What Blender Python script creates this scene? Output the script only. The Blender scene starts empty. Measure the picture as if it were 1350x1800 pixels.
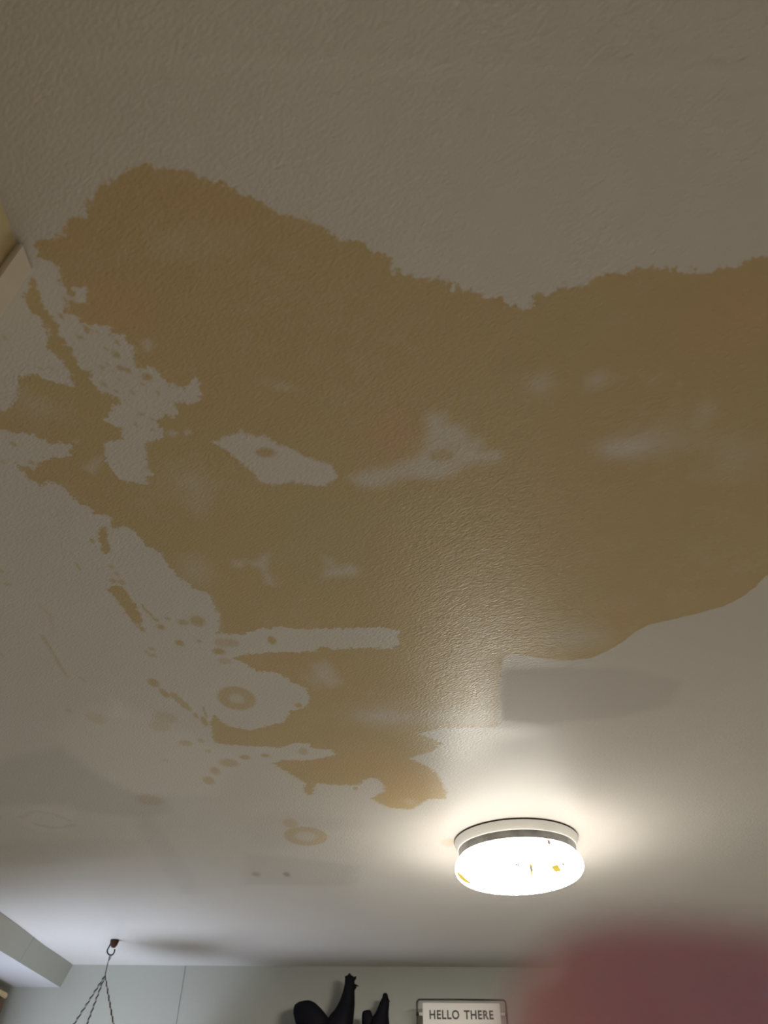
import bpy, bmesh, math, random
import numpy as np
from mathutils import Vector, Matrix
from mathutils.bvhtree import BVHTree

sc = bpy.context.scene
C = sc.collection
random.seed(4)

# ------------------------------------------------------------------ camera
FPX = 1277.95                      # focal length in pixels of the 1350x1800 frame
PITCH, ROLL, YAW = (math.radians(a) for a in (42.662, 0.2724, -0.7928))
EYE = Vector((0, 0, 1.70))
CEIL = 2.40
_r, _f, _u = Vector((1, 0, 0)), Vector((0, math.cos(PITCH), math.sin(PITCH))), Vector((0, -math.sin(PITCH), math.cos(PITCH)))
_r, _u = math.cos(ROLL) * _r + math.sin(ROLL) * _u, -math.sin(ROLL) * _r + math.cos(ROLL) * _u
_yaw = Matrix.Rotation(YAW, 3, 'Z')
RIGHT, FWD, UP = _yaw @ _r, _yaw @ _f, _yaw @ _u
cam_data = bpy.data.cameras.new('camera')
cam = bpy.data.objects.new('camera', cam_data)
C.objects.link(cam)
m = Matrix((RIGHT, UP, -FWD)).transposed().to_4x4()
m.translation = EYE
cam.matrix_world = m
cam_data.sensor_fit = 'VERTICAL'
cam_data.sensor_height = 36.0
cam_data.sensor_width = 27.0
cam_data.lens = FPX / 1800 * 36.0
cam_data.clip_start = 0.004
cam_data.dof.use_dof = True
cam_data.dof.focus_distance = 1.5
cam_data.dof.aperture_fstop = 5.5
sc.camera = cam

# ------------------------------------------------------------------ world, exposure, big lights
w = bpy.data.worlds.new('world')
sc.world = w
w.use_nodes = True
w.node_tree.nodes['Background'].inputs[0].default_value = (0.75, 0.85, 1.0, 1)
w.node_tree.nodes['Background'].inputs[1].default_value = 0.03
sc.view_settings.view_transform = 'Standard'
sc.view_settings.look = 'None'
sc.view_settings.gamma = 1
sc.view_settings.use_curve_mapping = False
sc.view_settings.exposure = 0.0
sc.cycles.use_denoising = True
sc.cycles.max_bounces = 10
sc.cycles.diffuse_bounces = 6
sc.cycles.sample_clamp_indirect = 4.0

GLASS_POWER = 240.0                 # radiance of the ceiling lamp's glass
CORNER_POWER = 8.2                 # added cool light for the far left ceiling corner
FILL_POWER = 2.0                  # added fill light behind the camera, for bounce on the ceiling


def area_light(name, loc, aim, sx, sy, power, col, spread=180):
    d = bpy.data.lights.new(name, 'AREA')
    d.shape = 'RECTANGLE'
    d.size, d.size_y, d.energy, d.color = sx, sy, power, col
    d.spread = math.radians(spread)
    o = bpy.data.objects.new(name, d)
    C.objects.link(o)
    o.location = loc
    o.rotation_euler = (Vector(aim) - Vector(loc)).to_track_quat('-Z', 'Y').to_euler()
    return o


# ------------------------------------------------------------------ measuring helpers
def ray(px, py):
    return (px - 675) / FPX * RIGHT - (py - 900) / FPX * UP + FWD


def on_z(px, py, z=CEIL):
    d = ray(px, py)
    return EYE + d * ((z - EYE.z) / d.z)


def on_y(px, py, y):
    d = ray(px, py)
    return EYE + d * ((y - EYE.y) / d.y)


WALL_Y = 3.727
area_light('cool_corner_light', (-1.52, 3.12, 1.46), (-0.80, 3.55, 2.35), 0.6, 0.5, CORNER_POWER, (0.70, 0.80, 1.0), 115)  # added to give the corner its cool glow, source unseen
area_light('back_fill_light', (0.5, -1.0, 2.2), (0.5, -0.7, 0.0), 0.4, 0.4, FILL_POWER, (1.0, 0.96, 0.93), 120)  # unseen fill, added to lift the room's bounce


# ------------------------------------------------------------------ material helpers
def new_mat(name):
    mt = bpy.data.materials.new(name)
    mt.use_nodes = True
    nt = mt.node_tree
    return mt, nt, nt.nodes['Principled BSDF']


def simple(name, col, rough=0.5, metal=0.0, spec=0.5, bump=0.0, scale=80.0, vary=0.0):
    mt, nt, b = new_mat(name)
    b.inputs['Roughness'].default_value = rough
    b.inputs['Metallic'].default_value = metal
    b.inputs['Specular IOR Level'].default_value = spec
    b.inputs['Base Color'].default_value = (*col, 1)
    if bump or vary:
        tc = nt.nodes.new('ShaderNodeTexCoord')
        n = nt.nodes.new('ShaderNodeTexNoise')
        n.inputs['Scale'].default_value = scale
        n.inputs['Detail'].default_value = 4
        nt.links.new(tc.outputs['Object'], n.inputs['Vector'])
        if vary:
            mr = nt.nodes.new('ShaderNodeMapRange')
            mr.inputs[3].default_value, mr.inputs[4].default_value = 1 - vary, 1 + vary
            nt.links.new(n.outputs[0], mr.inputs[0])
            mx = nt.nodes.new('ShaderNodeVectorMath')
            mx.operation = 'SCALE'
            mx.inputs[0].default_value = col
            nt.links.new(mr.outputs[0], mx.inputs['Scale'])
            nt.links.new(mx.outputs[0], b.inputs['Base Color'])
        if bump:
            bp = nt.nodes.new('ShaderNodeBump')
            bp.inputs['Strength'].default_value = bump
            bp.inputs['Distance'].default_value = 0.002
            nt.links.new(n.outputs[0], bp.inputs['Height'])
            nt.links.new(bp.outputs[0], b.inputs['Normal'])
    return mt


M = {
    'wall': simple('sage_panel_paint', (0.40, 0.405, 0.36), 0.55, bump=0.15, scale=120, vary=0.03),
    'cream_wall': simple('cream_wall_paint', (0.68, 0.56, 0.32), 0.6, vary=0.04, scale=20),
    'white': simple('white_paint', (0.50, 0.49, 0.49), 0.5),
    'trim': simple('limed_wood_trim', (0.80, 0.71, 0.60), 0.55, bump=0.2, scale=60, vary=0.06),
    'floor': simple('wood_floor', (0.41, 0.385, 0.36), 0.5, vary=0.1, scale=6),
    'wood': simple('dark_brown_wood', (0.13, 0.07, 0.035), 0.45, vary=0.3, scale=30),
    'pan': simple('white_enamel', (0.90, 0.88, 0.85), 0.35),
    'shadow_gap': simple('dark_gap', (0.03, 0.03, 0.03), 0.7),
    'chrome': simple('brushed_metal', (0.46, 0.46, 0.46), 0.36, 1.0, vary=0.8, scale=22),
    'black': simple('black_cast_iron', (0.005, 0.0045, 0.007), 0.6, 0.0, 0.10, bump=0.1, scale=90),
    'wire': simple('black_wire', (0.012, 0.012, 0.012), 0.4, 0.3),
    'sign': simple('off_white_enamel_sign', (0.60, 0.565, 0.52), 0.45, vary=0.03, scale=30),
    'letter': simple('dark_lettering', (0.05, 0.04, 0.04), 0.6),
    'rust': simple('rusty_iron', (0.05, 0.016, 0.008), 0.85, 0.2, bump=0.5, scale=400, vary=0.6),
    'hookmetal': simple('dark_hook_metal', (0.05, 0.05, 0.05), 0.4, 0.7),
    'cord_dark': simple('dark_cord', (0.04, 0.042, 0.035), 0.8),
    'cord_pale': simple('pale_cord', (0.42, 0.42, 0.38), 0.8),
    'clay': simple('terracotta', (0.35, 0.15, 0.08), 0.8),
}


# ------------------------------------------------------------------ mesh helpers
def obj(name, bm, mat, parent=None, smooth=False):
    me = bpy.data.meshes.new(name)
    bmesh.ops.recalc_face_normals(bm, faces=bm.faces)
    bm.to_mesh(me)
    bm.free()
    if smooth:
        me.polygons.foreach_set('use_smooth', [True] * len(me.polygons))
    me.materials.append(mat)
    o = bpy.data.objects.new(name, me)
    C.objects.link(o)
    if parent:
        o.parent = parent
        o.matrix_parent_inverse = Matrix.Translation(-Vector(parent.location)) if parent.rotation_euler.z == 0 else parent.matrix_basis.inverted()
    return o


def thing(name, label, cat, loc, group=None):
    o = bpy.data.objects.new(name, None)
    o.empty_display_size = 0.02
    C.objects.link(o)
    o.location = loc
    o['label'], o['category'] = label, cat
    if group:
        o['group'] = group
    return o


def struct(o, label=None, cat='wall'):
    o['kind'] = 'structure'
    if label:
        o['label'] = label
        o['category'] = cat
    return o


def box(bm, lo, hi, bev=0.0):
    r = bmesh.ops.create_cube(bm, size=1.0)
    lo, hi = Vector(lo), Vector(hi)
    for v in r['verts']:
        v.co = Vector([(a + b) / 2 + c * (b - a) for a, b, c in zip(lo, hi, v.co)])
    if bev:
        es = list({e for v in r['verts'] for e in v.link_edges})
        bmesh.ops.bevel(bm, geom=es, offset=bev, segments=2, affect='EDGES')
    return bm


def tube(bm, pts, rad, seg=10, cap=True, flat=1.0):
    pts = [Vector(p) for p in pts]
    n = len(pts)
    if not hasattr(rad, '__len__'):
        rad = [rad] * n
    t0 = (pts[1] - pts[0]).normalized()
    ref = Vector((0, 0, 1)) if abs(t0.z) < 0.9 else Vector((1, 0, 0))
    side = t0.cross(ref).normalized()
    rings = []
    for i, p in enumerate(pts):
        t = (pts[min(i + 1, n - 1)] - pts[max(i - 1, 0)]).normalized()
        side = (side - t * side.dot(t)).normalized()
        up = t.cross(side)
        rings.append([bm.verts.new(p + (side * math.cos(a) + up * math.sin(a)) * rad[i])
                      for a in (2 * math.pi * k / seg for k in range(seg))])
    for a, b in zip(rings, rings[1:]):
        for k in range(seg):
            bm.faces.new((a[k], a[(k + 1) % seg], b[(k + 1) % seg], b[k]))
    if cap:
        bm.faces.new(rings[0][::-1])
        bm.faces.new(rings[-1])
    return bm


def loft(bm, secs, seg=24):
    """secs: (centre, axis_u, axis_v) ellipses joined in order; ends closed."""
    rings = []
    for c, u, v in secs:
        c, u, v = Vector(c), Vector(u), Vector(v)
        rings.append([bm.verts.new(c + u * math.cos(a) + v * math.sin(a)) for a in (2 * math.pi * k / seg for k in range(seg))])
    for a, b in zip(rings, rings[1:]):
        for k in range(seg):
            bm.faces.new((a[k], a[(k + 1) % seg], b[(k + 1) % seg], b[k]))
    bm.faces.new(rings[0][::-1])
    bm.faces.new(rings[-1])
    return bm


def lathe(bm, prof, seg=128, center=(0, 0, 0)):
    c = Vector(center)
    rings = []
    for r, z in prof:
        if r < 1e-6:
            rings.append([bm.verts.new(c + Vector((0, 0, z)))])
        else:
            rings.append([bm.verts.new(c + Vector((r * math.cos(a), r * math.sin(a), z))) for a in (2 * math.pi * k / seg for k in range(seg))])
    for a, b in zip(rings, rings[1:]):
        for k in range(seg):
            k2 = (k + 1) % seg
            if len(a) == 1 and len(b) == 1:
                continue
            if len(a) == 1:
                bm.faces.new((a[0], b[k2], b[k]))
            elif len(b) == 1:
                bm.faces.new((a[k], a[k2], b[0]))
            else:
                bm.faces.new((a[k], a[k2], b[k2], b[k]))
    return bm


def prism(bm, outline, y0, y1):
    """outline in x,z, extruded along y"""
    a = [bm.verts.new((x, y0, z)) for x, z in outline]
    b = [bm.verts.new((x, y1, z)) for x, z in outline]
    n = len(a)
    bm.faces.new(a)
    bm.faces.new(b[::-1])
    for k in range(n):
        bm.faces.new((a[k], b[k], b[(k + 1) % n], a[(k + 1) % n]))
    return bm


def spline(pts, n=8):
    """Catmull-Rom through the given points"""
    P = [Vector(p) for p in pts]
    P = [P[0] * 2 - P[1]] + P + [P[-1] * 2 - P[-2]]
    out = []
    for i in range(1, len(P) - 2):
        for k in range(n):
            t = k / n
            a, b, c, d = P[i - 1:i + 3]
            out.append(0.5 * ((2 * b) + (c - a) * t + (2 * a - 5 * b + 4 * c - d) * t * t + (3 * b - a - 3 * c + d) * t ** 3))
    out.append(P[-2])
    return out


# ================================================================== THE CEILING
# outlines of the water stain, read off the photograph and carried onto the ceiling plane
STAIN_BODY = [(62,425),(78,417),(100,414),(113,410),(116,395),(127,379),(154,377),(150,360),(166,345),(173,328),(207,315),(213,303),
 (235,294),(255,290),(296,300),(329,299),(350,312),(367,315),(400,330),(406,330),(439,348),(460,354),(483,374),(504,377),(540,386),(575,404),
 (596,419),(634,428),(655,443),(680,450),(689,456),(686,479),(718,482),(739,494),(778,491),(787,497),(790,515),(800,512),(807,497),(813,512),
 (834,515),(846,522),(881,524),(896,541),(932,544),(938,519),(961,521),(982,503),(991,503),(994,515),(1024,503),(1056,491),(1071,479),
 (1104,482),(1128,473),(1175,469),(1184,482),(1217,476),(1234,482),(1267,472),(1290,473),(1308,464),(1335,455),(1420,440),(1480,452),(1540,490),(1580,560),
 (1600,640),(1602,720),(1590,800),(1560,870),(1520,920),(1450,965),(1400,990),(1347,1014),(1329,1033),(1305,1051),(1276,1066),(1231,1079),(1181,1091),(1140,1100),(1116,1113),(1098,1128),
 (1068,1146),(1039,1158),(1003,1162),(959,1160),(900,1150),(884,1160),(878,1200),(877,1278),(840,1279),(780,1280),(735,1290),(760,1298),
 (776,1306),(767,1318),(740,1326),(720,1333),(755,1348),(770,1363),(785,1392),(782,1404),(752,1404),(726,1422),(687,1420),(668,1412),(652,1404),(662,1397),
 (675,1392),(676,1384),(672,1377),(662,1369),(652,1367),(640,1371),(631,1380),(590,1380),(556,1376),(552,1384),(551,1395),(542,1398),(533,1389),(537,1376),(524,1368),(512,1362),
 (480,1342),(498,1336),(548,1336),(590,1327),(584,1318),(548,1315),(542,1306),(518,1306),(489,1315),(459,1312),(430,1311),(400,1309),(377,1305),
 (374,1287),(368,1269),(377,1257),(398,1275),(442,1284),(460,1278),(501,1269),(510,1251),(537,1243),(546,1225),(537,1210),(510,1198),(501,1189),
 (484,1182),(454,1180),(427,1166),(410,1156),(430,1151),(466,1148),(552,1145),(567,1136),(584,1142),(655,1139),(690,1142),(702,1130),(700,1109),
 (686,1106),(650,1104),(600,1105),(540,1106),(519,1106),(501,1103),(454,1106),(430,1115),(383,1115),(386,1083),(378,1070),(370,1046),(341,1034),
 (314,1014),(296,996),(284,969),(252,957),(243,940),(225,925),(212,926),(201,928),(193,919),(190,904),(166,901),(160,892),(133,883),(124,866),
 (110,851),(96,846),(88,843),(80,854),(68,852),(59,848),(47,836),(38,826),(27,812),(44,818),(56,824),(68,818),(71,809),(92,802),(110,806),(130,803),
 (160,790),(184,800),(184,809),(196,827),(216,845),(258,851),(264,833),(259,806),(258,786),(261,777),(284,771),(287,761),(276,734),(290,732),(308,731),(311,719),
 (302,707),(353,707),(353,684),(344,666),(323,684),(293,672),(267,645),(246,645),(236,630),(240,612),(228,610),(219,592),(184,574),(154,568),
 (142,565),(116,547),(119,509),(104,496),(101,469),(83,454),(64,449)]
LEFT_STREAK = [(58,492),(63,488),(64,504),(71,522),(80,544),(98,559),(104,592),(117,603),(130,615),(134,632),(142,645),(152,650),(160,657),(163,674),(175,684),(193,693),
 (222,704),(201,710),(193,725),(181,737),(196,747),(216,752),(213,770),(184,778),(184,815),(150,820),(124,815),(124,783),(98,777),(80,780),
 (74,770),(62,765),(44,759),(0,756),(-50,752),(-70,720),(-30,712),(0,722),(22,716),(30,690),(33,662),(53,657),(86,666),(127,681),(130,670),(124,660),(113,636),(104,625),
 (83,613),(84,600),(90,592),(80,577),(72,564),(65,553),(52,544),(44,534),(43,520),(52,508)]
# (outline, raggedness in metres, softness in metres)
SHAPES = [(STAIN_BODY, 0.006, 0.0016), (LEFT_STREAK, 0.006, 0.0018),
 ([(190,1036),(196,1030),(213,1030),(226,1045),(237,1062),(246,1078),(249,1090),(246,1104),(236,1096),(228,1085),(216,1068),(206,1055)], 0.004, 0.003),
 ([(172,930),(178,926),(188,926),(190,950),(194,964),(190,973),(180,972),(176,955)], 0.004, 0.003),
]
CRISP_EDGE = [(1560,900),(1450,965),(1347,1014),(1305,1051),(1231,1079),(1140,1100),(1098,1128),(1039,1158),(959,1160),(900,1150)]
HOLES = [
 ([(374,778),(389,769),(410,762),(427,757),(439,766),(471,769),(492,784),(510,787),(534,802),(557,811),(581,817),(593,834),(593,844),(575,852),(563,856),(543,852),
   (516,849),(474,853),(454,844),(445,830),(421,812),(410,802),(400,793)], 0.004, 0.003, 1.0),
 ([(751,730),(766,728),(781,729),(784,745),(800,749),(816,751),(822,768),(846,774),(849,792),(881,795),(876,810),(828,819),(800,834),(769,843),(705,842),(670,856),(650,858),(634,856),
   (612,840),(625,834),(692,819),(733,804),(746,792),(751,780)], 0.007, 0.006, 0.8),
 ([(128,507),(157,505),(154,515),(152,532),(140,534),(129,532),(131,520)], 0.004, 0.002, 1.0),
 ([(409,984),(420,986),(432,983),(430,996),(420,999),(410,996)], 0.005, 0.004, 0.75),
 ([(440,988),(455,986),(462,976),(472,974),(470,990),(470,1005),(478,1020),(482,1030),(468,1026),(464,1010),(458,998),(444,996)], 0.005, 0.005, 0.7),
 ([(569,980),(584,981),(584,991),(600,999),(618,992),(630,1002),(626,1012),(600,1014),(569,1016),(572,1002),(584,1000),(574,992)], 0.006, 0.006, 0.65),
 ([(248,600),(262,596),(268,606),(262,618),(252,616)], 0.006, 0.003, 0.8),
 ([(292,762),(300,756),(312,760),(306,768)], 0.004, 0.002, 0.8), ([(322,758),(332,754),(338,762),(328,766)], 0.004, 0.002, 0.8),
 ([(127,776),(140,771),(137,779)], 0.002, 0.002, 0.8), ([(150,822),(170,808),(178,804),(168,826),(160,830)], 0.006, 0.004, 0.7),
 ([(548,1170),(572,1160),(590,1178),(602,1200),(580,1210),(562,1190)], 0.014, 0.006, 0.45),
]
# stain dots: x, y, rx, ry, strength
DOTS = [(454+13,796,17,8,1),(776,802,24,12,.8),(250,1105,5,4,1),(276,1090,4,3,1),(283,1102,6,4,1.2),(295,1087,4,3,1),(316,1130,7,5,1.2),(322,1094,9,5,.8),(347,1092,13,9,.9),
 (350,1127,5,2.5,.8),(385,1145,11,5,1.1),(267,1140,6,2.5,.6),(268,1152,7,3,.6),(258,1146,5,2,.5),(270,1200,9,7,1),(286,1216,6,6,.9),(292,1221,6,5,1),(305,1222,7,5,.8),(314,1230,7,6,.8),(324,1239,7,6,.8),(332,1246,5,4,.7),
 (345,1258,3,5,1),(360,1252,2.5,10,1),(359,1268,5,8,1),(290,1262,20,10,.35),(280,1276,18,9,.35),(121,1249,6,4,.35),(170,1262,16,9,.3),
 (327,1306,11,5,.6),(353,1302,6,4,.6),(366,1320,4,3,.6),(378,1355,8,7,.7),(367,1372,10,7,.7),(264,1407,22,9,.4),(290,1336,6,3,.3),
 (430,1331,9,4,.8),(466,1328,7,3,1),(402,1341,16,7,.7),(478,1126,7,7,1.1),(525,1240,6,4,1),(533,1321,8,6,.6),(625,1386,4,3,.9),(510,1447,13,8,.55),
 (9,593,6,3,.5),(141,592,4,4,1),(153,579,5,6,1),(206,602,4,4,1),(204,623,5,6,1),(194,589,3,3,.8),(178,645,3,4,.9),(182,675,4,5,1),(213,647,6,4,1),(225,651,5,4,1),
 (243,641,6,8,1),(258,663,9,6,1),(250,675,3,3,1),(277,690,4,3,.9),(204,688,3,2.5,.9),(247,728,3,4,.9),(239,747,4,3,.9),(107,555,4,4,1),(24,780,3,5,.9),(270,756,3,3,.9),
 (267,737,3,3,.8),(138,995,3,6,.8),(163,950,3,4,1),(56,813,4,4,1),(172,585,2,3,.7),(187,612,2,3,.7),(167,600,2,2,.7),(210,668,3,2,.7),(232,690,3,3,.7),(190,640,3,3,.7),(199,655,2,2,.7),
 (240,618,5,4,1),(232,602,3,3,1),(120,622,4,3,.8),(70,647,4,2,.7),(88,648,3,2,.6),(199,1021,6,4,.7),(214,1023,5,5,.7),(205,1008,4,4,.5),(196,996,4,4,.5),
 (3,1003,6,3,.5),(14,1026,7,3,.5),(2,1150,3,3,.4),(5,810,5,4,.5),(260,793,3,3,.8),(260,819,3,2,.8),(390,1130,12,8,.5),(405,1130,14,7,.6),(395,1162,12,5,.5),
 (790,1480,14,7,.35)]
DARK = [(450,1537,8,4,.30),(504,1537,6,4,.40)]                       # grey scuffs
LINES = [([(250,1063),(256,1072),(266,1080),(272,1090)],1.6,1.0),([(73,1115),(88,1138),(105,1168),(118,1189)],2.2,.5),([(140,1190),(150,1197)],2,.4),
 ([(70,1062),(88,1080),(96,1110)],3,.2)]                              # thin stained cracks
RINGS = [(416,1228,33,21,10,.45,.85), (537,1470,38,17,4,.55,.7)]       # tidemarks: x, y, rx, ry, tilt, inner share, strength
# soft washes inside the stain: x, y, rx, ry, loss of density
WASH = [(335,845,52,38,.35),(350,890,26,30,.3),(330,425,90,40,.22),(950,675,28,22,.55),(1048,672,26,20,.5),(1088,790,44,22,.65),(1150,778,80,30,.45),(1240,725,26,24,.35),(1300,800,90,50,.25),
 (1010,1120,70,30,.4),(498,682,24,8,.4),(470,672,30,14,.2),(662,1260,60,18,.55),(700,1250,60,40,.25),(60,715,40,26,.35),(380,1085,10,34,.4),(345,1000,34,34,.4),
 (640,1130,60,10,.0),(830,1110,70,44,.15),(560,1190,30,24,.3),(720,1408,14,6,.4),(815,1262,80,26,.55),(760,1300,40,20,.3),(860,1215,22,50,.35),(310,800,16,10,.0),(1200,560,110,60,-.05),(560,900,120,40,-.1),(240,545,60,50,-.1)]
# orange or olive parts of the stain: x, y, rx, ry, hue (+ orange, - olive)
HUE = [(205,540,80,55,1.0),(690,765,40,50,.8),(1290,560,130,120,.6),(340,360,130,50,.5),(860,530,70,22,.5),(560,960,90,120,-.7),(1020,560,70,60,-.35),(700,900,140,60,-.3),(710,1385,70,30,.5),
 (600,1340,120,20,.5),(1090,1090,40,30,.6),(480,1170,80,20,.4),(110,420,50,20,.5),(640,780,60,40,.2)]
# paler and darker areas, some repaired and repainted, one a painted glint (outline, tone step, softness): negative is darker
PATCHES = [([(884,1175),(1000,1172),(1110,1176),(1200,1200),(1180,1240),(1090,1262),(1010,1268),(960,1276),(880,1268),(877,1230),(878,1190)], -0.085, 0.016),
 ([(430,1500),(560,1512),(632,1522),(618,1556),(520,1556),(430,1555)], -0.10, 0.03),
 ([(440,1436),(520,1430),(600,1440),(640,1450),(560,1462),(520,1490),(470,1492),(440,1480)], -0.06, 0.04),
 ([(-60,1370),(20,1330),(108,1312),(150,1345),(190,1372),(240,1396),(296,1404),(300,1430),(220,1436),(140,1425),(60,1415),(-60,1420)], -0.10, 0.025),
 ([(-60,1488),(60,1478),(190,1474),(260,1480),(220,1508),(120,1520),(0,1522),(-60,1520)], -0.07, 0.04),
 ([(236,1432),(262,1428),(300,1480),(345,1545),(350,1572),(320,1572),(285,1530),(262,1490)], -0.06, 0.02),
 ([(96,1288),(160,1240),(230,1240),(330,1290),(420,1330),(380,1400),(290,1398),(232,1392),(180,1365),(130,1330)], 0.07, 0.03),
 ([(36,1428),(80,1412),(128,1414),(134,1440),(110,1466),(60,1462),(34,1446)], 0.06, 0.02),
 ([(190,1225),(215,1232),(222,1260),(200,1262)], 0.08, 0.02)]  # glint of the cool light painted in as a paler spot
PEEL = [([(36,1438),(60,1426),(95,1432),(122,1444)],3.5,.10),([(62,1450),(90,1456),(112,1455),(130,1450)],3.5,.15),([(1085,1130),(1092,1126)],2,-.1)]
SEAM = [[(0,92),(300,98),(700,108),(1000,120),(1350,131)]]             # taped drywall joint


def grid_lines(parts):
    out = []
    for a, b, s in parts:
        n = max(1, int(round((b - a) / s)))
        out += [a + (b - a) * k / n for k in range(n)]
    out.append(parts[-1][1])
    return np.array(out)


X_LO, X_HI, Y_LO = -1.62, 2.2, -1.6
gx = grid_lines([(X_LO, -1.33, .05), (-1.33, -.75, .007), (-.75, 0.0, .0038), (0.0, .75, .006), (.75, 1.6, .012), (1.6, X_HI, .1)])
gy = grid_lines([(Y_LO, .12, .12), (.12, .95, .0036), (.95, 1.9, .0055), (1.9, 2.6, .008), (2.6, WALL_Y, .012)])
NX, NY = len(gx), len(gy)
PX, PY = np.meshgrid(gx, gy)
PX, PY = PX.ravel(), PY.ravel()


def flat(pts):
    return np.array([on_z(x, y)[:2] for x, y in pts])


def seg_dist(x, y, a, b):
    d = b - a
    L = max(float(d @ d), 1e-12)
    t = np.clip(((x - a[0]) * d[0] + (y - a[1]) * d[1]) / L, 0, 1)
    return np.hypot(x - a[0] - t * d[0], y - a[1] - t * d[1])


def sdf_poly(poly, reach=0.06):
    """signed distance (positive inside), -reach far away"""
    P = flat(poly)
    out = np.full(PX.shape, -reach)
    lo, hi = P.min(0) - reach, P.max(0) + reach
    sel = np.where((PX > lo[0]) & (PX < hi[0]) & (PY > lo[1]) & (PY < hi[1]))[0]
    x, y = PX[sel], PY[sel]
    d = np.full(x.shape, 9.0)
    inside = np.zeros(x.shape, bool)
    n = len(P)
    for i in range(n):
        a, b = P[i], P[(i + 1) % n]
        d = np.minimum(d, seg_dist(x, y, a, b))
        if a[1] != b[1]:
            c = ((a[1] > y) != (b[1] > y)) & (x < (b[0] - a[0]) * (y - a[1]) / (b[1] - a[1]) + a[0])
            inside ^= c
    out[sel] = np.where(inside, d, -np.minimum(d, reach))
    return out


def sdf_line(pts, reach=0.06):
    P = flat(pts)
    d = np.full(PX.shape, 9.0)
    for a, b in zip(P, P[1:]):
        d = np.minimum(d, seg_dist(PX, PY, a, b))
    return d


def local_ellipse(x, y, rx, ry):
    """normalised radius field of an ellipse that has its own place and size on the ceiling"""
    c = np.array(on_z(x, y)[:2])
    ex = np.array(on_z(x + rx, y)[:2]) - c
    ey = np.array(on_z(x, y - ry)[:2]) - c
    ax, ay = np.linalg.norm(ex), np.linalg.norm(ey)
    ang = math.atan2(ex[1], ex[0])
    dx, dy = PX - c[0], PY - c[1]
    u = dx * math.cos(ang) + dy * math.sin(ang)
    v = -dx * math.sin(ang) + dy * math.cos(ang)
    return np.sqrt((u / ax) ** 2 + (v / ay) ** 2), min(ax, ay)


def sstep(a, b, x):
    t = np.clip((x - a) / (b - a), 0, 1)
    return t * t * (3 - 2 * t)


S = np.full(PX.shape, -0.06)
AMP = np.full(PX.shape, 0.004)
SOFT = np.full(PX.shape, 0.002)
for poly, amp, soft in SHAPES:
    d = sdf_poly(poly)
    k = d > S
    S[k], AMP[k], SOFT[k] = d[k], amp, soft
SOFT = SOFT + .0045 * sstep(.9, 2.0, PY)          # stain edges drawn softer farther along, standing in for focus blur
crisp = sstep(0.10, 0.03, sdf_line(CRISP_EDGE))
AMP = AMP * (1 - crisp) + 0.0012 * crisp
LOSS = np.zeros(PX.shape)
for poly, amp, soft, k in HOLES:
    d = -sdf_poly(poly)
    if k >= 1.0:
        q = d < S
        S[q], AMP[q], SOFT[q] = d[q], amp, soft
    else:
        LOSS = np.maximum(LOSS, k * sstep(soft * 2.2, -soft * 2.2, d))
for x, y, rx, ry, k in WASH:
    r, _ = local_ellipse(x, y, rx, ry)
    LOSS = LOSS + k * np.exp(-(r ** 2) * 1.3)
LOSS = np.clip(LOSS, -0.2, 0.95)
EXTRA = np.zeros(PX.shape)          # separate small dots, tidemarks, stained cracks
for x, y, rx, ry, k in DOTS:
    r, size = local_ellipse(x, y, rx, ry)
    EXTRA = np.maximum(EXTRA, k * sstep(1.35, 0.7, r))
for x, y, rx, ry, tilt, inner, k in RINGS:
    r, size = local_ellipse(x, y, rx, ry)
    EXTRA = np.maximum(EXTRA, k * sstep(1.08, .92, r) * (1 - .72 * sstep(inner * 1.15, inner * .6, r)))
for pts, wd, k in LINES:
    s = (on_z(*pts[0]) - on_z(pts[0][0] + 1, pts[0][1])).length
    EXTRA = np.maximum(EXTRA, k * sstep(wd * s * 2, wd * s * .5, sdf_line(pts)))
HUEF = np.zeros(PX.shape)
for x, y, rx, ry, k in HUE:
    r, _ = local_ellipse(x, y, rx, ry)
    HUEF += k * np.exp(-(r ** 2) * 1.2)
TONE = np.zeros(PX.shape)
for poly, k, soft in PATCHES:
    TONE += k * sstep(-soft, soft, sdf_poly(poly))
for x, y, rx, ry, k in DARK:
    r, _ = local_ellipse(x, y, rx, ry)
    TONE -= k * sstep(1.4, .5, r)
for pts, wd, k in PEEL:
    s = (on_z(*pts[0]) - on_z(pts[0][0] + 1, pts[0][1])).length
    TONE -= k * sstep(wd * s * 2, wd * s * .5, sdf_line(pts))
SEAMF = np.zeros(PX.shape)
for pts in SEAM:
    SEAMF = np.maximum(SEAMF, sstep(0.012, 0.0, sdf_line(pts)))
MATTE = sstep(-.012, .012, sdf_poly(PATCHES[0][0]))
right = [(884,1165),(960,1168),(1040,1166),(1110,1125),(1240,1085),(1347,1020),(1700,900),(1700,1500),(1200,1400),(1040,1330),(950,1290),(878,1280)]
around = [(640,1405),(740,1432),(800,1352),(830,1330),(880,1296),(960,1280),(1100,1300),(1200,1350),(1250,1480),(1150,1600),(640,1600)]   # lower gloss round the lamp
MATTE = np.maximum(MATTE, .75 * sstep(-.09, .07, sdf_poly(around, .16)))
MATTE = np.maximum(MATTE, .75 * sstep(-.06, .05, sdf_poly(right, .12)))


def attr(me, name, arr):
    a = me.attributes.new(name, 'FLOAT', 'POINT')
    a.data.foreach_set('value', arr.astype(np.float32))


def ceiling_height(x, y):
    """the boards have bowed a little: slow waves, and a sag that meets the far wall"""
    return 0.0022 * np.sin(x * 2.1 + 0.6) * np.sin(y * 1.7 + 0.4) - 0.004 * np.exp(-((y - 3.35) / .16) ** 2) * (0.5 + 0.5 * np.sin(x * 3.2 + .6)) * (x > -2)


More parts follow.
